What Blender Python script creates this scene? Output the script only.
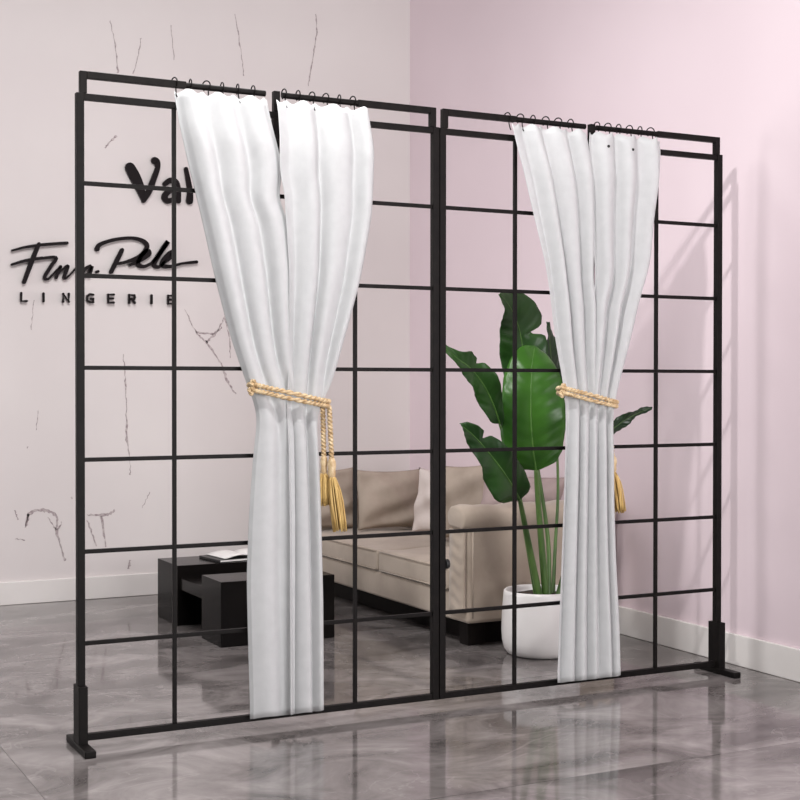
import bpy, bmesh, math, random
from mathutils import Vector, Matrix
for o in list(bpy.data.objects): bpy.data.objects.remove(o)
SC = bpy.context.scene; C = SC.collection
# light levels
WORLD, KEY, OVERHEAD, FRONT, SIDE, EXPO = .17, 215, 56, 175, 68, 0
PINK1, PINK2 = (.755, .63, .675), (.795, .67, .715)
FC1, FC2, FC3 = (.050, .044, .042), (.160, .143, .139), (.31, .282, .276)
FROUGH, FSPEC = .075, .38
# measured shapes, in metres in the room: x along the back wall, y towards it, z up
DATA = {'cam':{'loc':[-1.0739,-4.2404,1.1337],
'R':[0.890203,-0.455563,0.000638],
'U':[0.004758,0.010699,0.999931],
'F':[0.455539,0.890139,-0.011692],
'lens':61.972},'curtains':{'A_l':[[2.055,0.282],[1.952,0.298],[1.827,0.327],[1.702,0.36],[1.472,0.414],[1.274,0.468],[1.12,0.523],[1.042,0.554],[0.984,0.55],[0.903,0.54],[0.722,0.526],[0.508,0.517],[0.304,0.522],[0.082,0.529]],
'A_r':[[2.069,0.596],[2.011,0.607],[1.915,0.629],[1.866,0.645],[1.788,0.645],[1.767,0.633],[1.712,0.633],[1.691,0.669],[1.508,0.694],[1.311,0.694],[1.12,0.68],[1.081,0.669],[0.949,0.676],[0.686,0.68],[0.422,0.68],[0.043,0.68]],
'B_l':[[2.061,0.621],[2.013,0.624],[1.915,0.622],[1.864,0.62],[1.786,0.624],[1.768,0.64],[1.712,0.64],[1.689,0.641],[1.507,0.655],[1.31,0.655],[1.12,0.652],[1.081,0.645],[0.95,0.652],[0.687,0.655],[0.424,0.655],[0.046,0.655]],
'B_r':[[2.066,0.951],[1.925,0.97],[1.704,0.961],[1.49,0.92],[1.348,0.879],[1.197,0.831],[1.08,0.791],[1.03,0.762],[0.948,0.762],[0.712,0.77],[0.419,0.777],[0.069,0.779]],
'C_l':[[2.064,1.521],[1.959,1.542],[1.846,1.574],[1.74,1.603],[1.581,1.651],[1.477,1.672],[1.297,1.698],[1.152,1.733],[1.057,1.746],[0.93,1.742],[0.712,1.734],[0.349,1.717],[0.088,1.705]],
'C_r':[[2.063,1.844],[2.012,1.853],[1.976,1.857],[1.811,1.873],[1.609,1.873],[1.575,1.87],[1.48,1.871],[1.443,1.882],[1.332,1.882],[1.13,1.878],[1.075,1.874],[0.928,1.865],[0.633,1.861],[0.339,1.858],[0.051,1.859]],
'D_l':[[2.058,1.87],[2.013,1.861],[1.976,1.859],[1.81,1.862],[1.609,1.873],[1.576,1.881],[1.48,1.881],[1.442,1.859],[1.332,1.86],[1.13,1.856],[1.075,1.851],[0.928,1.843],[0.634,1.839],[0.34,1.836],[0.053,1.836]],
'D_r':[[2.051,2.196],[2.002,2.201],[1.856,2.179],[1.757,2.161],[1.594,2.143],[1.449,2.091],[1.321,2.054],[1.186,2.009],[1.082,1.968],[1.0,1.955],[0.703,1.956],[0.48,1.965],[0.255,1.98],[0.061,1.987]]},'val':[[[[0.9854,2.2809,0.053],[1.0124,2.2324,0.0584],[1.0395,2.1758,0.0478],[1.0586,2.1185,0.0266]],[[1.0586,2.1079,0.0213],[1.0888,2.1631,0.032],[1.1164,2.2343,0.0294],[1.1357,2.289,0.0267],[1.133,2.3209,0.0321],[1.1193,2.3279,0.0374]]],[[[1.1771,2.2063,0.0268],[1.2049,2.2269,0.0295],[1.2356,2.2209,0.0323],[1.2495,2.1842,0.0296],[1.2523,2.1197,0.0269]],[[1.2383,2.1834,0.0215],[1.1937,2.1644,0.0295],[1.1742,2.1364,0.0322],[1.1937,2.1161,0.0295],[1.2383,2.135,0.0215]]],[[[1.2946,2.2951,0.0216],[1.3086,2.2258,0.027],[1.317,2.1723,0.0324],[1.3141,2.1235,0.0379]]]],
'script':[[[[0.3694,1.8135,0.0102],[0.44,1.8346,0.0133],[0.5367,1.8519,0.0155],[0.6503,1.865,0.0156]],[[0.5061,1.8531,0.018],[0.4753,1.7797,0.0231],[0.4294,1.6549,0.0205]],[[0.3692,1.7421,0.0128],[0.4398,1.7654,0.0154],[0.5212,1.7817,0.0155]]],[[[0.511,1.7787,0.0134],[0.5931,1.7873,0.0155],[0.5673,1.7423,0.0176],[0.5338,1.6842,0.0175],[0.5517,1.6745,0.0124],[0.5826,1.7067,0.0093],[0.6163,1.7416,0.0093]]],[[[0.6163,1.7416,0.0156],[0.5929,1.6838,0.0166]],[[0.5955,1.6916,0.0093],[0.624,1.7238,0.0104],[0.6552,1.7457,0.0156],[0.6343,1.6878,0.0166],[0.6499,1.6858,0.0094],[0.6969,1.737,0.0094]]],[[[0.7705,1.7503,0.0168],[0.7388,1.7282,0.0157],[0.7362,1.6967,0.0157],[0.7599,1.7133,0.0105],[0.7811,1.7481,0.0157],[0.7651,1.6951,0.0157]],[[0.8048,1.7202,0.0147],[0.8128,1.7236,0.0147]]],[[[0.8077,1.8409,0.0262],[0.8237,1.8653,0.021],[0.8931,1.8923,0.0185],[0.9901,1.9075,0.017],[1.0555,1.8947,0.0213],[1.0773,1.8638,0.024],[1.039,1.8141,0.0213],[0.9629,1.7791,0.017],[0.9036,1.7661,0.0132]],[[0.9414,1.8417,0.0212],[0.9144,1.7877,0.0238],[0.8821,1.7231,0.0211]]],[[[0.9845,1.7641,0.0159],[1.0444,1.7931,0.0186],[1.0883,1.8269,0.024],[1.0773,1.8451,0.0213],[1.0444,1.8144,0.0224],[1.028,1.7711,0.0239],[1.0607,1.7591,0.0187],[1.1047,1.7795,0.0139]]],[[[1.1047,1.7795,0.016],[1.1655,1.8571,0.0188],[1.1934,1.8986,0.0242],[1.1489,1.8349,0.0241],[1.1157,1.7746,0.0241],[1.1377,1.7595,0.0187],[1.1654,1.7766,0.0139]]],[[[1.1599,1.7764,0.0161],[1.2044,1.8105,0.0188],[1.2156,1.8432,0.0242],[1.1766,1.8093,0.0242],[1.1599,1.7711,0.0241],[1.2043,1.7648,0.0188],[1.2715,1.7836,0.0135],[1.3533,1.795,0.0174]]]],
'caps':[[[[0.4151,1.5981,0.0113],[0.415,1.5571,0.0113],[0.4433,1.5579,0.0113]]],[[[0.5285,1.5997,0.0113],[0.5284,1.5585,0.0113]]],[[[0.6299,1.5592,0.0114],[0.63,1.6007,0.0114],[0.659,1.56,0.0114],[0.6591,1.6016,0.0114]]],[[[0.7871,1.6001,0.0115],[0.7702,1.6027,0.0115],[0.7554,1.5918,0.0115],[0.7554,1.5709,0.0115],[0.7701,1.5608,0.0115],[0.787,1.5613,0.0115],[0.7871,1.5791,0.0115],[0.7749,1.5788,0.0115]]],[[[0.8968,1.6046,0.0116],[0.8669,1.6037,0.0116],[0.8668,1.5615,0.0116],[0.8968,1.5623,0.0116]],[[0.8668,1.5826,0.0116],[0.8914,1.5833,0.0116]]],[[[0.9798,1.5626,0.0117],[0.9799,1.6051,0.0117],[1.0076,1.6043,0.0117],[1.0103,1.5927,0.0117],[1.0075,1.5846,0.0117],[0.9798,1.5838,0.0117]],[[0.995,1.5843,0.0117],[1.0102,1.5634,0.0117]]],[[[1.1017,1.6068,0.0118],[1.1016,1.5641,0.0118]]],[[[1.2253,1.6086,0.0119],[1.1941,1.6077,0.0118],[1.194,1.5647,0.0118],[1.2252,1.5655,0.0119]],[[1.194,1.5862,0.0118],[1.2197,1.5869,0.0118]]]],
'twigs':[[[1.2944,1.5394,0.0054],[1.3566,1.4157,0.0087],[1.4137,1.3621,0.0109],[1.5,1.2479,0.0088]],[[1.3566,1.4157,0.0109],[1.4597,1.4121,0.011],[1.5118,1.4789,0.0077],[1.5234,1.5342,0.0055]],[[1.4137,1.3621,0.0191],[1.4539,1.3955,0.0164],[1.5059,1.4458,0.011]],[[1.5524,1.3751,0.0083],[1.5523,1.2759,0.0055]],[[1.5,1.2479,0.0066],[1.5405,1.1435,0.0132],[1.5871,1.0772,0.0055]],[[1.5234,1.4957,0.0077],[1.5524,1.3751,0.0055]],[[0.4354,0.3899,0.0052],[0.4559,0.4613,0.0155],[0.5276,0.479,0.0207],[0.5895,0.4504,0.0156],[0.6023,0.3977,0.0104],[0.5945,0.3772,0.0156],[0.615,0.2927,0.0084],[0.6409,0.2077,0.0126]],[[0.4559,0.4613,0.0176],[0.4405,0.4,0.0103]],[[0.3846,0.3358,0.0082],[0.4352,0.328,0.0052]],[[0.6257,0.4123,0.0104],[0.5945,0.3772,0.0083],[0.5532,0.4415,0.0052]],[[0.757,0.4432,0.0105],[0.8582,0.4389,0.0159],[0.9066,0.4634,0.0106]],[[0.8314,0.4347,0.0127],[0.8579,0.2693,0.0085]],[[0.7569,0.4169,0.0084],[0.8098,0.2772,0.0074]],[[0.9513,1.2916,0.0053],[0.9619,1.1801,0.008],[0.9671,1.047,0.0106],[0.9722,0.8339,0.0128],[0.9883,0.7162,0.0043],[0.9882,0.6469,0.0064]],[[0.9874,0.1929,0.0139],[0.9792,0.1453,0.016]],[[1.0977,0.5523,0.0054],[1.0535,0.468,0.0043]],[[0.385,0.4849,0.0103],[0.4,0.4328,0.0062]],[[0.6782,0.5304,0.0105],[0.673,0.5411,0.0105]],[[0.4466,0.8073,0.0103],[0.4517,0.8046,0.0103]],[[0.8845,3.0535,0.0042],[0.9111,2.9249,0.0074],[0.9269,2.7788,0.0095]],[[1.052,2.978,0.0053],[1.041,2.9023,0.0074],[1.0081,2.7819,0.0085]],[[1.2178,3.0668,0.0043],[1.2344,2.8805,0.0048]],[[1.583,3.1706,0.0066],[1.6121,3.0036,0.0077],[1.6354,2.8354,0.0077]],[[2.0691,3.2302,0.0057],[2.0721,3.1119,0.0102],[2.0505,2.9964,0.0068],[2.0197,2.8182,0.0079]],[[0.8565,2.377,0.0105],[0.8994,2.4279,0.0137],[0.9209,2.4455,0.0106]],[[0.4841,1.5652,0.0041],[0.4685,1.4103,0.0052]],[[0.4927,0.8942,0.0052],[0.5032,0.9975,0.0041]]],
'leaves':[('tall',[[2.0375,0.66,1.0034],[2.04,0.68,1.1504],[2.0312,0.69,1.2768],[2.0,0.68,1.381],[1.9451,0.655,1.4538],[1.8692,0.61,1.503]]),('left',[[1.8398,0.56,0.9708],[1.7885,0.53,1.0529],[1.7239,0.5,1.1335],[1.6467,0.47,1.1965],[1.5754,0.44,1.2309],[1.4908,0.4,1.2757]]),('center',[[1.9877,0.52,0.7816],[1.9602,0.5,0.8731],[1.944,0.49,0.9875],[1.9501,0.5,1.1092],[1.9739,0.53,1.2113],[2.0203,0.58,1.2908]]),('low',[[1.8984,0.5,0.6636],[1.8403,0.46,0.721],[1.7643,0.42,0.7935],[1.6866,0.39,0.8638],[1.6058,0.36,0.9288],[1.5266,0.33,0.977]]),('dark',[[2.2043,0.7,0.9582],[2.2107,0.71,1.0651],[2.2003,0.71,1.1593],[2.1782,0.7,1.2446],[2.1573,0.68,1.3205],[2.1415,0.66,1.3958]]),('right',[[2.3003,0.6,0.8704],[2.3684,0.58,0.9167],[2.4162,0.56,0.9549],[2.464,0.54,0.989],[2.5119,0.52,1.0145],[2.5599,0.5,1.0358]])],
'stems':[[[2.0406,0.57,0.2503],[1.9785,0.55,0.4511],[1.9255,0.52,0.5999],[1.8984,0.5,0.6636]],[[2.0702,0.57,0.2483],[2.0435,0.56,0.4464],[2.0106,0.54,0.6564],[1.9877,0.52,0.7816]],[[2.1047,0.6,0.2417],[2.1254,0.64,0.4756],[2.0877,0.66,0.771],[2.0375,0.66,1.0034]],[[2.1313,0.61,0.2385],[2.174,0.66,0.4286],[2.2086,0.69,0.6804],[2.2043,0.7,0.9582]],[[2.1247,0.57,0.2445],[2.1811,0.58,0.3947],[2.2498,0.6,0.6428],[2.3003,0.6,0.8704]],[[2.0452,0.6,0.2459],[1.9956,0.6,0.4863],[1.9194,0.58,0.7802],[1.8398,0.56,0.9708]]],
'pot':[2.0998,0.6529,0.0],
'posts':[-0.015,1.2325,1.2595,2.495,0.2867,0.9242,1.5617,2.1945],
'pins':[[1.933,2.0117],[2.0419,2.0074]]}
def V(*a): return Vector(a)
# ---------------------------------------------------------------- camera
cm = DATA['cam']
cam = bpy.data.cameras.new('camera'); camo = bpy.data.objects.new('camera', cam)
C.objects.link(camo); SC.camera = camo
Rv, Uv, Fv = Vector(cm['R']), Vector(cm['U']), Vector(cm['F'])
M4 = Matrix((Rv, Uv, -Fv)).transposed().to_4x4(); M4.translation = Vector(cm['loc'])
camo.matrix_world = M4
cam.sensor_width = 36; cam.lens = cm['lens']; cam.clip_start = .05; cam.clip_end = 60
# ---------------------------------------------------------------- world, lights, exposure
W = bpy.data.worlds.new('world'); SC.world = W; W.use_nodes = True
W.node_tree.nodes['Background'].inputs[0].default_value = (.98, .97, 1.0, 1)
W.node_tree.nodes['Background'].inputs[1].default_value = WORLD
def light(name, kind, loc, energy, target=None, **kw):
    l = bpy.data.lights.new(name, kind); o = bpy.data.objects.new(name, l); C.objects.link(o)
    o.location = loc; l.energy = energy
    for k, v in kw.items(): setattr(l, k, v)
    if target is not None: o.rotation_euler = (Vector(target)-Vector(loc)).to_track_quat('-Z', 'Y').to_euler()
    return o
light('ceiling_spot', 'POINT', (0, -1.5, 3.4), KEY, shadow_soft_size=.07, color=(1, .985, .97))
light('overhead_fill', 'AREA', (.3, .3, 3.2), OVERHEAD, shape='RECTANGLE', size=1.2, size_y=1.2, color=(1, .985, .98))  # added overhead fill, fitted to the brightness of the walls
light('front_fill', 'AREA', (1.5, -5.0, 1.5), FRONT, target=(1.7, 2, 1.4), shape='RECTANGLE', size=2.3, size_y=2, color=(1, .99, .985))  # added soft light behind the camera to lift walls and curtains, no window there
light('side_fill', 'AREA', (-3.5, 2.0, 1.6), SIDE, target=(2, 1.5, 1.4), shape='RECTANGLE', size=2, size_y=2, color=(1, .99, .985))  # added fill out of view at left, brightens the room behind the partitions
SC.view_settings.view_transform = 'Standard'; SC.view_settings.look = 'None'
SC.view_settings.exposure = EXPO; SC.view_settings.gamma = 1; SC.view_settings.use_curve_mapping = False

# ---------------------------------------------------------------- materials
def mat(name, col, rough=.5, metal=0, spec=.5, **kw):
    m = bpy.data.materials.new(name); m.use_nodes = True
    b = m.node_tree.nodes['Principled BSDF']
    b.inputs['Base Color'].default_value = (*col, 1); b.inputs['Roughness'].default_value = rough
    b.inputs['Metallic'].default_value = metal; b.inputs['Specular IOR Level'].default_value = spec
    for k, v in kw.items(): b.inputs[k.replace('_', ' ')].default_value = v
    return m
def noisy(m, c1, c2, scale=8, detail=4, bump=0, bscale=None, stretch=(1, 1, 1), lo=.35, hi=.65, dist=.01):
    nt = m.node_tree; N = nt.nodes; L = nt.links; b = N['Principled BSDF']
    tc = N.new('ShaderNodeTexCoord'); mp = N.new('ShaderNodeMapping'); mp.inputs['Scale'].default_value = stretch
    L.new(tc.outputs['Object'], mp.inputs[0])
    n = N.new('ShaderNodeTexNoise'); n.inputs['Scale'].default_value = scale; n.inputs['Detail'].default_value = detail
    L.new(mp.outputs[0], n.inputs['Vector'])
    r = N.new('ShaderNodeValToRGB'); r.color_ramp.elements[0].position = lo; r.color_ramp.elements[1].position = hi
    r.color_ramp.elements[0].color = (*c1, 1); r.color_ramp.elements[1].color = (*c2, 1)
    L.new(n.outputs[0], r.inputs[0]); L.new(r.outputs[0], b.inputs['Base Color'])
    if bump:
        n2 = N.new('ShaderNodeTexNoise'); n2.inputs['Scale'].default_value = bscale or scale; n2.inputs['Detail'].default_value = 3
        L.new(mp.outputs[0], n2.inputs['Vector'])
        bp = N.new('ShaderNodeBump'); bp.inputs['Strength'].default_value = bump; bp.inputs['Distance'].default_value = dist
        L.new(n2.outputs[0], bp.inputs['Height']); L.new(bp.outputs[0], b.inputs['Normal'])
    return m
M = {}
M['back'] = noisy(mat('white_wallpaper', (.73, .68, .67), .75, spec=.2), (.72, .665, .66), (.75, .70, .69), 1.3, 5)
M['print'] = noisy(mat('twig_print', (.3, .24, .25), .9, spec=.1), (.30, .24, .25), (.58, .51, .51), 60, 3)
M['pink'] = noisy(mat('pink_wall_paint', (.74, .6, .65), .7, spec=.2), PINK1, PINK2, .9, 3)
M['skirt'] = noisy(mat('white_skirting', (.78, .74, .72), .45), (.76, .72, .70), (.8, .76, .74), 5)
M['metal'] = noisy(mat('black_steel', (.006, .0045, .0045), .5, spec=.12), (.0045, .0035, .0035), (.0075, .006, .0055), 40)
M['knob'] = mat('black_plastic', (.008, .008, .008), .6)
def fabric_white():
    m = mat('white_curtain_cloth', (.86, .87, .88), .85, spec=.15)
    nt = m.node_tree; N = nt.nodes; L = nt.links; b = N['Principled BSDF']
    noisy(m, (.62, .625, .63), (.66, .665, .67), 30, 3, bump=.15, bscale=180, dist=.002)
    t = N.new('ShaderNodeBsdfTranslucent'); t.inputs[0].default_value = (.86, .87, .88, 1)
    x = N.new('ShaderNodeMixShader'); x.inputs[0].default_value = .3
    L.new(b.outputs[0], x.inputs[1]); L.new(t.outputs[0], x.inputs[2])
    L.new(x.outputs[0], N['Material Output'].inputs[0]); return m
M['curtain'] = fabric_white()
M['rope'] = noisy(mat('gold_rope', (.55, .38, .2), .38, spec=.5, Sheen_Weight=.2), (.44, .28, .13), (.72, .56, .34), 45, 3)
M['tassel'] = noisy(mat('gold_tassel_thread', (.6, .38, .1), .5), (.42, .25, .07), (.74, .52, .2), 90, 3, stretch=(1, 1, .08))
M['sofa'] = noisy(mat('beige_velvet', (.46, .38, .31), .9, spec=.15, Sheen_Weight=.25), (.375, .305, .248), (.46, .385, .317), 5, 5, bump=.25, bscale=14, dist=.012)
M['pillow'] = noisy(mat('beige_pillow_cloth', (.44, .36, .3), .9, spec=.15), (.36, .295, .243), (.43, .355, .297), 7, 4, bump=.3, bscale=9, dist=.015)
M['pillow_pale'] = noisy(mat('pale_pillow_cloth', (.66, .58, .55), .9, spec=.15), (.63, .55, .52), (.7, .62, .59), 7, 4, bump=.3, bscale=9, dist=.015)
M['pillow_mauve'] = noisy(mat('mauve_pillow_cloth', (.36, .28, .27), .9, spec=.15), (.33, .255, .25), (.4, .31, .3), 7, 4, bump=.3, bscale=9, dist=.015)
M['gloss'] = noisy(mat('black_lacquer', (.005, .004, .004), .2, spec=.05), (.0045, .004, .004), (.009, .0075, .007), 3)
M['plinth'] = noisy(mat('dark_wood', (.008, .005, .0045), .6, spec=.15), (.006, .004, .004), (.011, .008, .007), 20, stretch=(1, 6, 1))
M['paper'] = noisy(mat('white_paper', (.82, .80, .78), .6), (.8, .78, .76), (.85, .83, .81), 12)
M['cover'] = mat('black_cover', (.012, .011, .012), .4)
M['pot'] = noisy(mat('white_ceramic', (.80, .77, .76), .3), (.79, .76, .75), (.82, .79, .78), 4)
M['soil'] = noisy(mat('dark_soil', (.03, .02, .016), .95), (.016, .011, .009), (.06, .042, .032), 40, 5, bump=.8, bscale=50, dist=.02)
M['stem'] = noisy(mat('green_stem', (.09, .17, .04), .45), (.035, .085, .016), (.10, .19, .045), 6, stretch=(3, 3, .8))
M['midrib'] = noisy(mat('pale_midrib', (.2, .4, .1), .45), (.06, .17, .025), (.12, .27, .05), 20)
def leafmat(name, c1, c2):
    m = mat(name, c1, .33, spec=.5)
    noisy(m, c1, c2, 5, 4, bump=.12, bscale=25, dist=.006)
    nt = m.node_tree; N = nt.nodes; L = nt.links; b = N['Principled BSDF']
    t = N.new('ShaderNodeBsdfTranslucent'); t.inputs[0].default_value = (c2[0]*1.5, c2[1]*1.6, c2[2], 1)
    x = N.new('ShaderNodeMixShader'); x.inputs[0].default_value = .22
    L.new(b.outputs[0], x.inputs[1]); L.new(t.outputs[0], x.inputs[2]); L.new(x.outputs[0], N['Material Output'].inputs[0])
    return m
M['leaf'] = leafmat('green_leaf', (.016, .058, .012), (.036, .118, .02))
M['leaf_fresh'] = leafmat('fresh_green_leaf', (.020, .085, .008), (.055, .19, .016))
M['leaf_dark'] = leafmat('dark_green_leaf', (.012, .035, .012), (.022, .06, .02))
M['letter'] = mat('black_acrylic_letter', (.008, .005, .006), .5, spec=.12)
def floormat():
    m = mat('grey_marble_tile', (.25, .23, .23), FROUGH, spec=FSPEC)
    nt = m.node_tree; N = nt.nodes; L = nt.links; b = N['Principled BSDF']
    def mth(op, a, bb=None):
        n = N.new('ShaderNodeMath'); n.operation = op
        for i, v in enumerate((a, bb)):
            if v is None: continue
            if isinstance(v, (int, float)): n.inputs[i].default_value = v
            else: L.new(v, n.inputs[i])
        return n.outputs[0]
    g = N.new('ShaderNodeNewGeometry'); sx = N.new('ShaderNodeSeparateXYZ'); L.new(g.outputs['Position'], sx.inputs[0])
    def line(out, off, per, w):
        f = mth('FRACT', mth('DIVIDE', mth('ADD', out, -off+per*20.5), per))
        d = mth('MULTIPLY', mth('ABSOLUTE', mth('SUBTRACT', f, .5)), per)
        return mth('LESS_THAN', d, w), mth('FLOOR', mth('DIVIDE', mth('ADD', out, -off+per*20), per))
    lx, ix = line(sx.outputs[0], -.23, 3.6, .0022); ly, iy = line(sx.outputs[1], -.944, 1.2, .0022)
    gl = mth('MAXIMUM', lx, ly)
    # marble clouds, shifted per tile
    cv = N.new('ShaderNodeCombineXYZ'); L.new(mth('MULTIPLY', ix, 3.7), cv.inputs[0]); L.new(mth('MULTIPLY', iy, 5.3), cv.inputs[1]); L.new(mth('ADD', ix, iy), cv.inputs[2])
    va = N.new('ShaderNodeVectorMath'); va.operation = 'ADD'; L.new(g.outputs['Position'], va.inputs[0]); L.new(cv.outputs[0], va.inputs[1])
    mp = N.new('ShaderNodeMapping'); mp.inputs['Scale'].default_value = (1, 1.35, 1); mp.inputs['Rotation'].default_value = (0, 0, .6); L.new(va.outputs[0], mp.inputs[0])
    n1 = N.new('ShaderNodeTexNoise'); n1.inputs['Scale'].default_value = 2.6; n1.inputs['Detail'].default_value = 7; n1.inputs['Roughness'].default_value = .62; n1.inputs['Distortion'].default_value = .8
    L.new(mp.outputs[0], n1.inputs['Vector'])
    r = N.new('ShaderNodeValToRGB'); e = r.color_ramp.elements
    e[0].position = .30; e[0].color = (*FC1, 1); e[1].position = .72; e[1].color = (*FC3, 1)
    k = e.new(.5); k.color = (*FC2, 1); L.new(n1.outputs[0], r.inputs[0])
    n2 = N.new('ShaderNodeTexNoise'); n2.inputs['Scale'].default_value = 1.5; n2.inputs['Detail'].default_value = 5; n2.inputs['Distortion'].default_value = 1.6
    L.new(mp.outputs[0], n2.inputs['Vector'])
    vein = mth('MULTIPLY', mth('LESS_THAN', mth('ABSOLUTE', mth('SUBTRACT', n2.outputs[0], .5)), .005), .22)
    mx = N.new('ShaderNodeMix'); mx.data_type = 'RGBA'; L.new(vein, mx.inputs[0]); L.new(r.outputs[0], mx.inputs[6]); mx.inputs[7].default_value = (.36, .33, .325, 1)
    m2 = N.new('ShaderNodeMix'); m2.data_type = 'RGBA'; L.new(mth('MULTIPLY', gl, .75), m2.inputs[0]); L.new(mx.outputs[2], m2.inputs[6]); m2.inputs[7].default_value = (.06, .052, .052, 1)
    L.new(m2.outputs[2], b.inputs['Base Color'])
    return m
M['floor'] = floormat()

# ---------------------------------------------------------------- mesh helpers
def lerp(a, b, t): return a+(b-a)*t
def table(tab, k):
    if k >= tab[0][0]: return tab[0][1]
    for a, b in zip(tab, tab[1:]):
        if k >= b[0]: return lerp(a[1], b[1], (a[0]-k)/(a[0]-b[0]))
    return tab[-1][1]
def catmull(pts, n):
    """n points, evenly spread over a smooth curve through pts (any dimension)"""
    P = [pts[0]]+list(pts)+[pts[-1]]; out = []
    S = len(pts)-1
    for i in range(n):
        t = i/(n-1)*S; k = min(int(t), S-1); f = t-k
        a, b, c, d = P[k], P[k+1], P[k+2], P[k+3]
        out.append([.5*((2*b[j])+(-a[j]+c[j])*f+(2*a[j]-5*b[j]+4*c[j]-d[j])*f*f+(-a[j]+3*b[j]-3*c[j]+d[j])*f**3) for j in range(len(a))])
    return out
def box(bm, lo, hi):
    vs = [bm.verts.new((lo[0] if i & 1 == 0 else hi[0], lo[1] if i & 2 == 0 else hi[1], lo[2] if i & 4 == 0 else hi[2])) for i in range(8)]
    for f in ((0, 2, 3, 1), (4, 5, 7, 6), (0, 1, 5, 4), (2, 6, 7, 3), (0, 4, 6, 2), (1, 3, 7, 5)): bm.faces.new([vs[i] for i in f])
    return vs
def tube(bm, pts, rad, seg=10, closed=False, cap=True):
    pts = [Vector(p) for p in pts]; n = len(pts)
    rs = rad if isinstance(rad, (list, tuple)) else [rad]*n
    rings = []; prev = None
    for i, p in enumerate(pts):
        if closed: t = pts[(i+1) % n]-pts[i-1]
        else: t = pts[min(i+1, n-1)]-pts[max(i-1, 0)]
        t.normalize()
        if prev is None: s = t.orthogonal().normalized()
        else:
            s = prev-t*prev.dot(t); s.normalize()
        prev = s; u = t.cross(s)
        rings.append([bm.verts.new(p+(s*math.cos(a)+u*math.sin(a))*rs[i]) for a in [2*math.pi*k/seg for k in range(seg)]])
    for i in range(n if closed else n-1):
        A, B = rings[i], rings[(i+1) % n]
        off = 0
        if closed and i == n-1:
            off = min(range(seg), key=lambda o: (A[0].co-B[o].co).length)
        for k in range(seg): bm.faces.new((A[k], A[(k+1) % seg], B[(k+1+off) % seg], B[(k+off) % seg]))
    if cap and not closed:
        bm.faces.new(rings[0][::-1]); bm.faces.new(rings[-1])
def lathe(bm, prof, seg=40):
    rings = []
    for r, z in prof:
        rings.append([bm.verts.new((0, 0, z))] if r < 1e-6 else [bm.verts.new((r*math.cos(2*math.pi*k/seg), r*math.sin(2*math.pi*k/seg), z)) for k in range(seg)])
    for A, B in zip(rings, rings[1:]):
        for k in range(seg):
            j = (k+1) % seg
            if len(A) == 1 and len(B) == 1: continue
            if len(A) == 1: bm.faces.new((A[0], B[j], B[k]))
            elif len(B) == 1: bm.faces.new((A[k], A[j], B[0]))
            else: bm.faces.new((A[k], A[j], B[j], B[k]))
def grid(bm, fn, nu, nv):
    vs = [[bm.verts.new(fn(i/nu, j/nv)) for i in range(nu+1)] for j in range(nv+1)]
    for j in range(nv):
        for i in range(nu): bm.faces.new((vs[j][i], vs[j][i+1], vs[j+1][i+1], vs[j+1][i]))
    return vs
def obj(name, bm, m, parent=None, bevel=0, smooth=False, solid=0, sub=0, seg=2):
    bmesh.ops.recalc_face_normals(bm, faces=bm.faces[:])
    me = bpy.data.meshes.new(name); bm.to_mesh(me); bm.free(); me.materials.append(m)
    if smooth:
        for f in me.polygons: f.use_smooth = True
    o = bpy.data.objects.new(name, me); C.objects.link(o)
    if parent:
        o.parent = parent                       # meshes are written in their thing's own frame
    if solid:
        md = o.modifiers.new('thickness', 'SOLIDIFY'); md.thickness = solid; md.offset = 0
    if bevel:
        md = o.modifiers.new('bevel', 'BEVEL'); md.width = bevel; md.segments = seg; md.limit_method = 'ANGLE'
        if not smooth:
            for f in me.polygons: f.use_smooth = True
            o.modifiers.new('wn', 'WEIGHTED_NORMAL')
    if sub:
        md = o.modifiers.new('sub', 'SUBSURF'); md.levels = sub; md.render_levels = sub
    return o
def B(): return bmesh.new()
def tag(o, label, cat, group=None):
    o['label'] = label; o['category'] = cat
    if group: o['group'] = group
    return o
def thing(name, label, cat, loc=(0, 0, 0), rz=0, group=None):
    o = bpy.data.objects.new(name, None); C.objects.link(o); o.empty_display_size = .1
    o.location = loc; o.rotation_euler = (0, 0, rz); return tag(o, label, cat, group)
def boxobj(name, lo, hi, m, parent=None, bevel=.001, **kw):
    bm = B(); box(bm, lo, hi); return obj(name, bm, m, parent, bevel=bevel, **kw)
def struct(o, label):
    o['kind'] = 'structure'; o['label'] = label; return o

# ---------------------------------------------------------------- the room
XW, YB = 2.67, 2.95
struct(boxobj('floor', (-4.5, -5.2, -.08), (XW+.12, YB+.12, 0), M['floor'], bevel=0), 'polished grey marble tile floor')
bm = B(); box(bm, (-4.5, YB, 0), (XW, YB+.12, 4.6))
wb = struct(obj('wall_back', bm, M['back']), 'off white wall printed with fine grey twigs')
wb.data.materials.append(M['print'])
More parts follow.
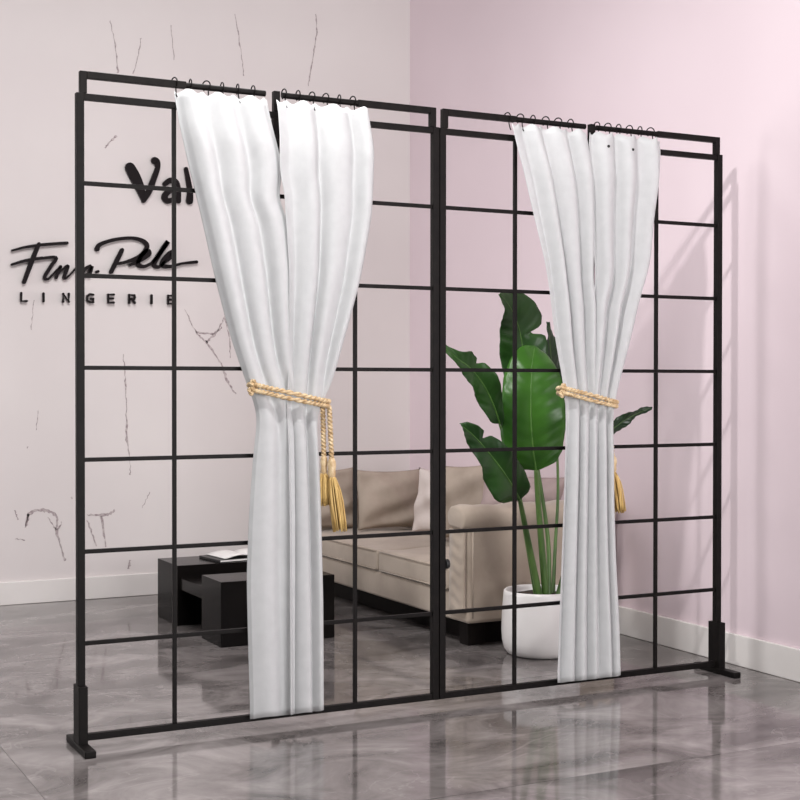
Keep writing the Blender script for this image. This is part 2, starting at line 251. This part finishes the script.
# the printed twigs lie in the wall's own mesh, as slightly raised ink
bm = B(); bm.from_mesh(wb.data); rnd = random.Random(4)
for s in DATA['twigs']:
    pts = catmull(s, 8*(len(s)-1)+1) if len(s) > 2 else [[lerp(s[0][j], s[1][j], i/8) for j in range(3)] for i in range(9)]
    L_, R_ = [], []
    for i, q in enumerate(pts):
        a, b = pts[max(i-1, 0)], pts[min(i+1, len(pts)-1)]
        t = Vector((b[0]-a[0], b[1]-a[1])).normalized(); nn = Vector((-t.y, t.x))
        w = q[2]*.5*rnd.uniform(.35, 1.25); j = rnd.uniform(-.003, .003)
        c = Vector((q[0], q[1]))+nn*j
        L_.append(bm.verts.new((c.x+nn.x*w, YB-.0006, c.y+nn.y*w))); R_.append(bm.verts.new((c.x-nn.x*w, YB-.0006, c.y-nn.y*w)))
    for i in range(len(pts)-1):
        f = bm.faces.new((L_[i], L_[i+1], R_[i+1], R_[i])); f.material_index = 1
        f.normal_update()
        if f.normal.y > 0: f.normal_flip()
bm.to_mesh(wb.data); bm.free()
struct(boxobj('wall_right', (XW, -5.2, 0), (XW+.12, YB, 4.6), M['pink'], bevel=0), 'pale pink painted wall')
struct(boxobj('baseboard_back', (-4.5, YB-.016, 0), (XW-.016, YB, .118), M['skirt'], bevel=.004), 'white skirting board under the twig wall')
struct(boxobj('baseboard_right', (XW-.016, -5.2, 0), (XW, YB, .125), M['skirt'], bevel=.004), 'white skirting board under the pink wall')

# ---------------------------------------------------------------- wall lettering
def stroke(bm, s, y00, y1, n=6):
    pts = catmull(s, n*(len(s)-1)+1) if len(s) > 2 and n > 1 else s
    cnt = [0]
    def extr(poly):
        y0 = y00-cnt[0]
        f0 = [bm.verts.new((x, y0, z)) for x, z in poly]; f1 = [bm.verts.new((x, y1, z)) for x, z in poly]
        bm.faces.new(f0); bm.faces.new(f1[::-1]); k = len(poly)
        for i in range(k): bm.faces.new((f0[i], f1[i], f1[(i+1) % k], f0[(i+1) % k]))
    L_, R_ = [], []
    for i, q in enumerate(pts):
        a, b = pts[max(i-1, 0)], pts[min(i+1, len(pts)-1)]
        t = Vector((b[0]-a[0], b[1]-a[1])).normalized(); nn = Vector((-t.y, t.x))*q[2]*.5
        L_.append((q[0]+nn.x, q[1]+nn.y)); R_.append((q[0]-nn.x, q[1]-nn.y))
    for i in range(len(pts)-1): extr([L_[i], L_[i+1], R_[i+1], R_[i]])
    cnt[0] = -.0004
    for q in ([pts[0], pts[-1]] if n > 1 else pts):
        cnt[0] -= .00007
        extr([(q[0]+q[2]*.5*math.cos(a*math.pi/6), q[1]+q[2]*.5*math.sin(a*math.pi/6)) for a in range(12)])
def sign(name, letters, label, y0, y1, n=6):
    x, z = letters[0][0][0][0], letters[0][0][0][1]
    t = thing(name, label, 'wall sign', (x, YB, z))
    for L in letters:
        bm = B()
        for k, s in enumerate(L): stroke(bm, [[q[0]-x, q[1]-z, q[2]] for q in s], y0-YB-.0009*k, y1-YB, n)
        o = obj('letter', bm, M['letter'], t)
        q = L[0][0]; q2 = L[0][-1]
        for w in (q, q2):
            bm = B(); tube(bm, [(w[0]-x, y1-YB, w[1]-z), (w[0]-x, 0, w[1]-z)], .003, 6)
            obj('mounting_pin', bm, M['letter'], o)
    return t
sign('wall_lettering', DATA['val'], 'bold black brush letters Val, highest of the wall signs', YB-.026, YB-.012)
sign('wall_lettering', DATA['script'], 'black handwritten script sign above the small capitals', YB-.026, YB-.012)
sign('wall_lettering', DATA['caps'], 'row of small spaced black capitals reading LINGERIE', YB-.026, YB-.012, 1)

# ---------------------------------------------------------------- grid partitions
BARZ = [1.753-.285*i for i in range(6)]
def partition(label, xo, xi, uprights, mid, rod_l, rod_r, foot_at, knob_at):
    """xo/xi: centres of left and right posts; everything in the partition's own frame (origin at its left post)"""
    t = thing('grid_partition', label, 'room divider', (xo, 0, 0))
    w = xi-xo; P = .012; d = .0125; ztop = 2.03; zb = .026
    for x in (0, w): boxobj('post', (x-P, -d, zb), (x+P, d, ztop), M['metal'], t, .0015)
    boxobj('top_bar', (P, -.010, ztop-.021), (w-P, .010, ztop-.001), M['metal'], t)
    boxobj('bottom_bar', (P, -.010, zb), (w-P, .010, zb+.021), M['metal'], t)
    for z in BARZ:
        boxobj('crossbar', (P, -.006, z-.0065), (w-P, .006, z+.0065), M['metal'], t, .001)
    for x in uprights:
        boxobj('upright', (x-xo-.0062, -.0062, zb+.021), (x-xo+.0062, .0062, ztop-.021), M['metal'], t, .001)
    boxobj('centre_upright', (mid-xo-.011, -.010, zb+.021), (mid-xo+.011, .010, ztop-.021), M['metal'], t, .001)
    # curtain rails: a square bracket with a mitred corner, going over into a round rod
    zr = 2.087; h = .0108
    def rail(xs, xe, xsq, end_free):
        bm = B()
        sgn = 1 if xe > xs else -1
        box(bm, (xs-h, -h, ztop), (xs+h, h, zr+h))
        a, b = sorted((xs+sgn*h, xsq)); box(bm, (a, -h, zr-h), (b, h, zr+h))
        r = obj('rail_bracket', bm, M['metal'], t, bevel=.0015)
        bm = B(); tube(bm, [(xsq, 0, zr), (xe, 0, zr)], .0098, 16)
        obj('curtain_rod', bm, M['metal'], t, smooth=False, bevel=.001)
    rail(.0105, rod_l-xo, .34 if foot_at < 1 else .30, True)
    rail(w-.0105, mid-xo+.024, w-.30, False)
    bm = B(); box(bm, (mid-xo-.009, -h, ztop), (mid-xo+.013, h, zr+h)); obj('rail_bracket', bm, M['metal'], t, bevel=.0015)
    x = 0 if foot_at == 0 else w
    boxobj('sleeve', (x-.0145, -.034, .02), (x+.0145, .034, .2), M['metal'], t, .002)
    boxobj('foot', (x-.0175, -.122, 0), (x+.0175, .118, .022), M['metal'], t, .003)
    for z in knob_at:
        bm = B(); tube(bm, [(P, -.004, z), (P+.014, -.004, z)], .017, 14); obj('coupling_knob', bm, M['knob'], t, bevel=.002)
    return t
XP = DATA['posts']
partition('left black metal grid partition, nearer one with foot at its left end', XP[0], XP[1], XP[4:6], .634, .598, None, 0, [])
partition('right black metal grid partition, farther one with foot beside the pink wall', XP[2], XP[3], XP[6:8], 1.892, 1.866, None, 1, [.5])

# ---------------------------------------------------------------- curtains, each half with its six rings
CV = DATA['curtains']
ZT, ZB = 2.062, .047
def curtain(key, label, xr0, xr1, nfold, nlow, phase, rope, hmul=1, inner=None):
    Lt, Rt = CV[key+'_l'], CV[key+'_r']
    x0 = (Lt[0][1]+Rt[0][1])/2
    t = thing('curtain', label, 'curtain', (x0, 0, ZB))
    NZ, NX = 90, 96
    rnd = random.Random(key)
    ph = [rnd.uniform(-.5, .5) for _ in range(6)]
    def sm(tab, z):                                # smoothed outline
        return sum(table(tab, z+d)*w for d, w in ((-.05, 1), (-.025, 2), (0, 3), (.025, 2), (.05, 1)))/9
    def fn(u, v):
        z = lerp(ZT, ZB, v)
        xl, xr = (sm(Lt, z), sm(Rt, z)) if .1 < z < 2.0 else (table(Lt, z), table(Rt, z))
        zr_ = rope(lerp(xl, xr, u))
        g = math.exp(-((z-zr_)/.16)**2)             # gathered by the rope
        below = 1/(1+math.exp((z-zr_)/.05))
        uu = u+.018*math.sin(2*math.pi*(u*1.3+z*.35)+ph[0])*(1-abs(2*u-1))
        top = min(1, (ZT-z)/.15)
        a = lerp(lerp(.016, .020, top), .018*hmul, below)*(1-.45*g)
        k = lerp(nfold, nlow, below)
        f = math.cos(2*math.pi*k*uu+phase+.5*math.sin(z*1.7+ph[1]))
        f = f*.9+.14*math.cos(2*math.pi*k*1.7*uu+ph[2]+z*.8)
        y = lerp(-.030, -.055, top)+lerp(0, -.002, below)
        y -= a*f
        e = 1-abs(2*u-1)                           # the edges turn back a little
        y += .012*(1-min(1, e*7))*(1-.3*below)*top*(1 if inner is None or (u > .5) != (inner > 0) else .3)
        if inner is not None: y += inner*.006*max(0, (u if inner > 0 else 1-u)*4-3)*top
        sl = a*.28*math.sin(2*math.pi*k*uu+phase)*min(1, e*6)
        y = min(y, -.0165)
        zz = z+(.006*math.cos(2*math.pi*nfold*2*uu+1.57) if v < .01 else 0)
        if v > .97: zz += .004*math.cos(2*math.pi*k*uu+phase)
        return V(lerp(xl, xr, u)+sl-x0, y, zz-ZB)
    bm = B(); grid(bm, fn, NX, NZ); obj('cloth', bm, M['curtain'], t, smooth=True, solid=.0016)
    for i in range(6):
        x = lerp(xr0, xr1, i/5)-x0; bm = B(); yaw = .25+.35*rnd.uniform(-1, 1); zc = 2.087-ZB+.001
        pts = []
        for q in range(20):
            a = math.radians(-60+300*q/19)
            pts.append((x+math.sin(yaw)*math.cos(a)*.0165, math.cos(yaw)*math.cos(a)*.0165*-1, zc+.004+math.sin(a)*.0165))
        pts = [(x+.001, -.0165, 2.058-ZB+.006), (x, -.0175, 2.066-ZB)]+[pts[0]]+pts[1:] if False else pts
        hook = [(pts[0][0], pts[0][1]-.002, pts[0][2]-.010), (x, -.0200, 2.050-ZB), (x+.002, -.0225, 2.043-ZB)]
        tube(bm, hook[::-1]+pts, .0022, 7)
        obj('curtain_ring', bm, M['metal'], t, smooth=True)
    return t
ropeL = lambda x: lerp(1.122, 1.064, (x-.52)/.29)
ropeR = lambda x: lerp(1.110, 1.056, (x-1.715)/.255)
G = None
curtain('A', 'white curtain hung at left of the left partition, swept right into its rope', .288, .555, 3.0, 1.25, 3.4, ropeL, .8, 1)
curtain('B', 'white curtain hung at right on the left partition, above the tasselled rope', .664, .915, 3.0, 1.9, .5, ropeL, 1, -1)
curtain('C', 'white curtain on the right partition beside the leafy plant, swept right', 1.528, 1.80, 3.2, 2.6, .2, ropeR, 1, 1)
cD = curtain('D', 'white curtain on the right partition nearest the pink wall, two dark dots near its hem top', 1.918, 2.165, 3.2, 2.6, 2.2, ropeR, 1, -1)
cD['label'] = 'white curtain on the right partition nearest the pink wall, two dark pins near its top'

# ---------------------------------------------------------------- rope tiebacks
def ply(bm, pts, r, turns, closed=False, plies=2):
    """a twisted cord: plies wound around the path"""
    pts = [Vector(p) for p in pts]; n = len(pts); up = V(0, 0, 1)
    for k in range(plies):
        out = []
        for i, p in enumerate(pts):
            t = (pts[(i+1) % n]-pts[i-1]) if closed else (pts[min(i+1, n-1)]-pts[max(i-1, 0)])
            t.normalize()
            ref = up if abs(t.z) < .8 else V(0, 1, 0)
            s = t.cross(ref).normalized(); u = s.cross(t)
            a = 2*math.pi*(turns*i/(n if closed else n-1)+k/plies)
            out.append(p+(s*math.cos(a)+u*math.sin(a))*r*.62)
        tube(bm, out, r*.72, 6, closed=closed)
def tassel(t, top, bot, x, w, rope_from):
    n = 26
    bm = B(); ply(bm, [V(*rope_from[0]).lerp(V(*rope_from[1]), i/(n*2)) for i in range(n*2+1)], .0055, 9); obj('hanging_cord', bm, M['rope'], t)
    if len(rope_from) > 2:
        bm = B(); ply(bm, [V(*rope_from[2]).lerp(V(*rope_from[3]), i/(n*2)) for i in range(n*2+1)], .0045, 10); obj('hanging_cord', bm, M['rope'], t)
def tieback(label, xl, xr, ropez, tass, ctr):
    t = thing('rope_tieback', label, 'curtain tieback', (xl, -.055, 0))
    ox, oy = xl, -.055
    for j, (dz, k) in enumerate(((.0085, 1.0), (-.0085, .985))):
        pts = []; n = 180
        for i in range(n):
            a = 2*math.pi*i/n
            x = (xl+xr)/2+(xr-xl)/2*math.copysign(abs(math.cos(a))**.8, math.cos(a))*k; y = -.056+.0405*k*math.copysign(abs(math.sin(a))**.7, math.sin(a))
            y = min(y, -.0195) if y > -.0195 else y
            sw = .006*math.sin(2*a+j*2.2)
            pts.append((x-ox, y-oy, ropez(x)+dz*(.7+.5*abs(math.cos(a+.6)))+sw*(.5)))
        bm = B(); ply(bm, pts, .0068, 22, closed=True); obj('rope_loop', bm, M['rope'], t, smooth=True)
    # knot at the left end of the loop
    bm = B()
    for q in range(3):
        c = V(xl-ox-.002+.006*q, -.075-oy, ropez(xl)+(-.012, .012, 0)[q]); R_ = .0095
        pts = [c+V(R_*math.cos(a)*.7, -R_*.35*math.sin(2*a), R_*math.sin(a)) for a in [2*math.pi*i/30 for i in range(30)]]
        ply(bm, pts, .005, 4, closed=True)
    obj('rope_knot', bm, M['rope'], t, smooth=True)
    # hanging cords, tassel heads and skirts
    for (x0, y0, z0, x1, z1, zbot, xb, sc) in tass:
        bm = B(); ply(bm, [(lerp(x0, x1, i/40)-ox, y0-oy, lerp(z0, z1, i/40)) for i in range(41)], .0075, 7); obj('hanging_cord', bm, M['rope'], t, smooth=True)
        bm = B(); lathe(bm, [(0, .024), (.008, .022), (.013, .014), (.0145, .004), (.012, -.008), (.0135, -.016), (.011, -.024), (.008, -.03), (0, -.031)], 18)
        bmesh.ops.scale(bm, vec=(sc, sc, 1.35), verts=bm.verts[:]); bmesh.ops.translate(bm, vec=(x1-ox, y0-oy, z1-.018), verts=bm.verts[:])
        hd = obj('tassel_head', bm, M['rope'], t, smooth=True)
        rnd = random.Random(int(x0*1000)); bm = B(); zt = z1-.048
        for q in range(70):
            a = rnd.uniform(0, 6.283); rr = math.sqrt(rnd.random())
            r0, r1 = .009*rr*sc, .026*rr*sc
            p0 = V(x1-ox+r0*math.cos(a), y0-oy+r0*math.sin(a), zt)
            p2 = V(xb-ox+r1*math.cos(a), y0-oy+r1*.8*math.sin(a), zbot+rnd.uniform(-.004, .012))
            p1 = p0.lerp(p2, .35)+V(.010*rr*math.cos(a), .010*rr*math.sin(a), 0)*sc
            tube(bm, catmull([p0, p1, p2], 6), .0021, 5)
        obj('tassel_skirt', bm, M['tassel'], t, smooth=True)['kind'] = 'stuff'
    return t
tieback('gold rope tieback with hanging tassels around the left partition curtains', .522, .798, ropeL,
        [(.797, -.070, 1.06, .806, .875, .645, .832, 1.05), (.784, -.046, 1.062, .788, .885, .73, .792, .85)], None)
tieback('gold rope tieback around the right partition curtains, tassel half hidden behind cloth', 1.718, 1.964, ropeR,
        [(1.955, -.026, 1.05, 1.975, .855, .655, 2.003, 1.15)], None)
cloth = [c for c in cD.children if c.name.startswith('cloth')][0]
for px_ in DATA['pins']:
    q = V(px_[0]-cD.location.x, 0, px_[1]-ZB)
    y = min(cloth.data.vertices, key=lambda v: (v.co.x-q.x)**2+(v.co.z-q.z)**2).co.y
    bm = B(); tube(bm, [(q.x, y-.005, q.z), (q.x, y+.004, q.z)], .0055, 8); obj('pin', bm, M['knob'], cD)

# ---------------------------------------------------------------- sofa
SX0, SX1, SY0, SY1 = 1.855, 2.645, .85, 2.86
so = thing('sofa', 'beige upholstered sofa standing along the pink wall behind the plant', 'sofa', (SX0, SY0, 0))
D_, L_ = SX1-SX0, SY1-SY0
boxobj('plinth', (.12, .10, 0), (D_-.05, L_-.08, .105), M['plinth'], so, .004)
for (x, y) in ((.03, .03), (D_-.12, .03), (.03, L_-.12), (D_-.12, L_-.12)): boxobj('foot', (x+.012, y+.04, 0), (x+.10, y+.115, .105), M['plinth'], so, .004)
boxobj('base', (.006, .12, .105), (D_-.02, L_-.13, .225), M['sofa'], so, .012, seg=3)
AW = .155
def cushion(name, lo, hi, parent, m, puff=.012, r=.03):
    bm = B(); n = 18
    bmesh.ops.create_grid(bm, x_segments=n, y_segments=n, size=.5)
    cx = [(a+b)/2 for a, b in zip(lo, hi)]; s = [b-a for a, b in zip(lo, hi)]
    top = [v for v in bm.verts]
    ex = bmesh.ops.extrude_face_region(bm, geom=bm.faces[:])
    up = [v for v in ex['geom'] if isinstance(v, bmesh.types.BMVert)]
    for v in bm.verts:
        u, w = v.co.x*2, v.co.y*2; k = (1-u*u)*(1-w*w)
        v.co.z = -.5*s[2]-.2*puff*k
    for v in up:
        u, w = v.co.x*2, v.co.y*2; k = ((1-u**4)*(1-w**4))
        v.co.z = .5*s[2]-puff*.4+puff*k+.003*math.sin(u*7+w*3)
    for v in bm.verts: v.co = V(v.co.x*s[0]+cx[0], v.co.y*s[1]+cx[1], v.co.z+cx[2])
    return obj(name, bm, m, parent, bevel=r, seg=3)
mid_y = 1.72-SY0
for a, b in ((AW+.003, mid_y-.002), (mid_y+.002, L_-AW-.003)):
    c = cushion('seat_cushion', (0, a, .227), (D_-.17, b, .335), so, M['sofa'], .014, .02)
    for z in (.237, .326):
        bm = B(); tube(bm, [(-.001, a+.02, z), (-.001, b-.02, z)], .0035, 6); obj('piping', bm, M['sofa'], c, smooth=True)
for i in (0, 1):
    y0, y1 = (0, AW) if i == 0 else (L_-AW, L_)
    a = boxobj('armrest', (.004, y0+.008, .105), (D_-.01, y1-.008, .52), M['sofa'], so, .018, seg=3)
    # padded roll on top, gathered front panel
    bm = B()
    prof = [(-.5, -.30), (-.54, -.02), (-.50, .24), (-.36, .42), (-.15, .5), (.15, .5), (.36, .42), (.50, .24), (.54, -.02), (.5, -.30), (.40, -.46), (-.40, -.46)]
    rings = []
    for q in range(25):
        f = q/24; x = lerp(-.016, D_-.01, f); k = 1-.10*(math.exp(-f*24)+math.exp(-(1-f)*24))
        rings.append([bm.verts.new((x, (y0+y1)/2+py*(AW*.98)*k, .556+pz*.105*k+.004*math.sin(f*19+py*3)+.003*math.sin(f*41))) for py, pz in prof])
    for A_, B_ in zip(rings, rings[1:]):
        for k in range(len(prof)): bm.faces.new((A_[k], A_[(k+1) % len(prof)], B_[(k+1) % len(prof)], B_[k]))
    bm.faces.new(rings[0][::-1]); bm.faces.new(rings[-1])
    obj('arm_roll', bm, M['sofa'], a, smooth=True, bevel=.02, seg=3)
    bm = B()
    def pf(u, v):
        z = lerp(.155, .505, v)
        return V(-.004-.010*math.sin(math.pi*min(1, max(0, u)))-.0022*math.sin(v*38+math.sin(u*7)*1.5)*math.sin(math.pi*u)-.002*math.sin(u*9+v*3), lerp(y0+.012, y1-.012, u), z)
    grid(bm, pf, 10, 60); obj('gathered_panel', bm, M['sofa'], a, smooth=True, solid=.012)
    yy = y0+.006 if i == 0 else y1-.006
    bm = B(); tube(bm, [(.03, yy, .13), (.03, yy, .50)], .004, 6); obj('seam', bm, M['sofa'], a, smooth=True)
boxobj('backrest', (D_-.145, AW*.9, .225), (D_, L_-AW*.9, .57), M['sofa'], so, .05, seg=5)

def pillow(label, loc, w, h, T, lean, face, m, roll=0, group=None, sag=.0, seed=1):
    """upright square pillow; face = heading its front looks to (radians from -Y)"""
    o = tag(bpy.data.objects.new('throw_pillow', None), label, 'pillow', group) if False else None
    bm = B(); rnd = random.Random(seed); n = 26; p = [rnd.uniform(0, 6) for _ in range(6)]
    def sh(s):
        def f(u, v):
            a, b = u*2-1, v*2-1
            k = ((1-abs(a)**2.4)*(1-abs(b)**2.4))**.55
            pin = 1-.09*(1-abs(b)**2)*abs(a)**1.5; pin2 = 1-.09*(1-abs(a)**2)*abs(b)**1.5
            wr = .010*k*math.sin(a*6+b*4+p[0])+.008*k*math.sin(b*9-a*3+p[1])+.012*k**.5*math.sin(a*2.2-b*5+p[2])
            return V(a*w/2*pin, s*(T/2*k+wr)-.0, (b*h/2*pin2)-sag*(1-b)*.2*a*a)
        return f
    A_ = grid(bm, sh(-1), n, n); B_ = grid(bm, sh(1), n, n)
    bmesh.ops.remove_doubles(bm, verts=bm.verts[:], dist=.0008)
    R_ = Matrix.Rotation(face, 4, 'Z') @ Matrix.Rotation(-lean, 4, 'X') @ Matrix.Rotation(roll, 4, 'Y')
    bm.transform(R_)
    zmin = min(v.co.z for v in bm.verts)
    bmesh.ops.translate(bm, vec=(0, 0, -zmin), verts=bm.verts[:])
    o = obj('throw_pillow', bm, m, None, smooth=True); o.location = loc
    return tag(o, label, 'pillow', group)
ST = .345
PG = 'pillows on the sofa'
pillow('beige square pillow at the far end of the sofa, left one beside the tassel', (2.005, 2.60, ST), .30, .335, .11, .16, 0, M['pillow'], group=PG, seed=2)
pillow('wide beige pillow standing in the middle of the sofa\'s far end', (2.275, 2.42, ST), .42, .33, .13, .22, .03, M['pillow'], roll=.02, group=PG, seed=3)
pillow('pale pinkish pillow partly behind the meeting posts of the partitions', (2.40, 2.105, ST), .31, .35, .10, .2, -1.15, M['pillow_pale'], group=PG, seed=4)
pillow('creased beige pillow leaning behind the near arm of the sofa, left of the plant', (2.37, 1.73, ST), .38, .385, .12, .24, -1.15, M['pillow'], roll=-.10, group=PG, seed=5)
pillow('dull mauve pillow behind the near arm, seen between the plant stems', (2.36, 1.25, ST), .46, .37, .13, .24, -1.1, M['pillow_mauve'], roll=.05, group=PG, seed=6)

# ---------------------------------------------------------------- coffee table and what lies on it
TX, TY = .93, 1.36
ct = thing('coffee_table', 'low glossy black two-block coffee table in front of the sofa', 'table', (TX, TY, 0))
TW, TD, TH = .535, .91, .282
boxobj('near_block', (0, 0, 0), (TW, .255, TH), M['gloss'], ct, .003)
boxobj('far_block', (0, .60, 0), (TW, TD, TH), M['gloss'], ct, .003)
boxobj('tray_shelf', (.012, .255, .17), (TW-.012, .60, .225), M['gloss'], ct, .002)
boxobj('lower_shelf', (.20, .255, .0), (TW-.04, .60, .17), M['gloss'], ct, .002)
bk = thing('notebook', 'closed black notebook under the white magazine on the coffee table', 'book', (TX+.23, TY+.64, TH), .12)
boxobj('cover', (-.02, -.02, 0), (.27, .2, .012), M['cover'], bk, .002)
boxobj('pages', (-.014, -.0202, .002), (.271, .194, .010), M['paper'], bk, .0005)
mg = thing('magazine', 'open white magazine lying on the black coffee table', 'magazine', (TX+.245, TY+.63, TH+.0125), .1)
for k in (0, 1):
    bm = B()
    def pg(u, v, k=k):
        x = u*.15; z = .004+.016*math.sin(math.pi*min(1, u*1.1))**.8*(1-u*.4)
        return V(.15+(x if k else -x), v*.215, z)
    grid(bm, pg, 14, 4); obj('page_block', bm, M['paper'], mg, smooth=True, solid=.004)

# ---------------------------------------------------------------- potted plant
pc = (2.085, .632)
pp = thing('potted_plant', 'tall broad-leaved green plant in a round white pot beside the sofa arm', 'plant', (pc[0], pc[1], 0))
bm = B()
lathe(bm, [(0, 0), (.118, 0), (.140, .008), (.155, .028), (.163, .06), (.1655, .10), (.164, .16), (.160, .22), (.157, .255), (.155, .268), (.150, .272), (.145, .268), (.143, .255), (.14, .236), (0, .236)], 56)
obj('pot', bm, M['pot'], pp, smooth=True)
bm = B(); rnd = random.Random(9)
def sf(u, v):
    a = u*2*math.pi; r = v*.1415
    return V(r*math.cos(a), r*math.sin(a), .244+.012*(1-v)+(.006*math.sin(a*5+v*9) if 0 < v < 1 else 0))
grid(bm, sf, 36, 8); bmesh.ops.remove_doubles(bm, verts=bm.verts[:], dist=.0005); obj('soil', bm, M['soil'], pp, smooth=True)
def loc(p): return V(p[0]-pc[0], p[1]-pc[1], p[2])
SR = [.011, .012, .008, .0065, .008, .009]
for s, r in zip(DATA['stems'], SR):
    s = [loc(q) for q in s]; s[0].z = .24
    pts = catmull(s, 24); bm = B(); tube(bm, pts, [lerp(r*1.35, r*.75, i/23) for i in range(24)], 10)
    obj('stem', bm, M['stem'], pp, smooth=True)
PXM = 1/240
WID = {   # t, width to the screen-left side, width to the right side (in 1/240 m)
 'tall': [(0, 2, 2), (.12, 14, 14), (.2, 22, 20), (.4, 25, 26), (.475, 24, 25), (.51, 23, 9), (.54, 22, 24), (.6, 21, 27), (.7, 17, 25), (.8, 13, 20), (.9, 6, 11), (1, .5, .5)],
 'left': [(0, 1, 1), (.1, 9, 7), (.25, 13, 12), (.42, 13, 15), (.52, 12, 14), (.56, 12, 8), (.6, 11, 12), (.7, 8, 12), (.85, 7, 6), (.95, 4, 4), (1, 1, 1)],
 'center': [(0, 4, 4), (.06, 20, 22), (.15, 28, 30), (.32, 30, 34), (.5, 29, 34), (.68, 27, 31), (.82, 22, 24), (.92, 15, 17), (.975, 8, 9), (1, 1, 1)],
 'low': [(0, 2, 3), (.12, 16, 14), (.28, 23, 19), (.45, 20, 18), (.6, 15, 16), (.68, 13, 13), (.72, 12, 5), (.78, 10, 10), (.85, 8, 9), (.95, 5, 6), (1, 1, 1)],
 'dark': [(0, 2, 2), (.2, 14, 14), (.45, 20, 18), (.7, 16, 14), (.85, 5, 8), (1, .5, .5)],
 'right': [(0, 1, 1), (.2, 5, 5), (.4, 8, 8), (.55, 7, 6), (.62, 8, 5), (.8, 4, 4), (1, .5, .5)]}
# name: fold of the blade, droop of the rims, ripple, facing, material
LP = {'tall': (.20, .08, .005, (-.35, -.9, .25), 'leaf'), 'left': (.35, .05, .010, (-.5, -.8, .3), 'leaf'),
      'center': (.16, .12, .006, (-.42, -.88, .18), 'leaf_fresh'), 'low': (.35, .12, .010, (-.45, -.85, .25), 'leaf'),
      'dark': (.2, .1, .008, (.3, -.9, -.1), 'leaf_dark'), 'right': (.3, .1, .006, (-.3, -.75, -.55), 'leaf_dark')}
for nm, mid in DATA['leaves']:
    mid = [loc(q) for q in mid]; n = 64
    pts = [Vector(q) for q in catmull(mid, n+1)]; fold, droop, rip, nf, mm = LP[nm]
    wd = WID[nm]; N0 = Vector(nf).normalized(); rnd = random.Random(nm); p0 = rnd.uniform(0, 6)
    def wid(t, side):
        for a, b in zip(wd, wd[1:]):
            if t <= b[0]:
                f = (t-a[0])/(b[0]-a[0]); f = f*f*(3-2*f)*.4+f*.6
                return lerp(a[side], b[side], f)*PXM
        return wd[-1][side]*PXM
    def lf(u, v):
        i = min(n, int(round(v*n))); t = i/n
        T = (pts[min(i+1, n)]-pts[max(i-1, 0)]).normalized(); s = T.cross(N0).normalized(); nn = s.cross(T)
        q = u*2-1; w = wid(t, 2 if q > 0 else 1)*abs(q)
        h = fold*w-droop*w*abs(q)*2+rip*1.5*abs(q)**1.5*math.sin(t*17+p0+(2 if q > 0 else 0))+.0018*math.sin(t*70+abs(q)*-9)*abs(q)**.5
        return pts[i]+s*(w if q > 0 else -w)+nn*h
    bm = B(); grid(bm, lf, 16, n); bmesh.ops.remove_doubles(bm, verts=bm.verts[:], dist=.0003)
    lo = obj('leaf', bm, M[mm], pp, smooth=True, solid=.0018)
    bm = B(); bk_ = [pts[i] + (pts[min(i+1, n)]-pts[max(i-1, 0)]).normalized().cross(N0).cross((pts[min(i+1, n)]-pts[max(i-1, 0)])).normalized()*.001 for i in range(0, n-1)]
    tube(bm, bk_, [lerp(.0042, .0008, i/(n-2)) for i in range(n-1)], 7)
    obj('midrib', bm, M['midrib' if nm != 'dark' and nm != 'right' else 'stem'], lo, smooth=True)
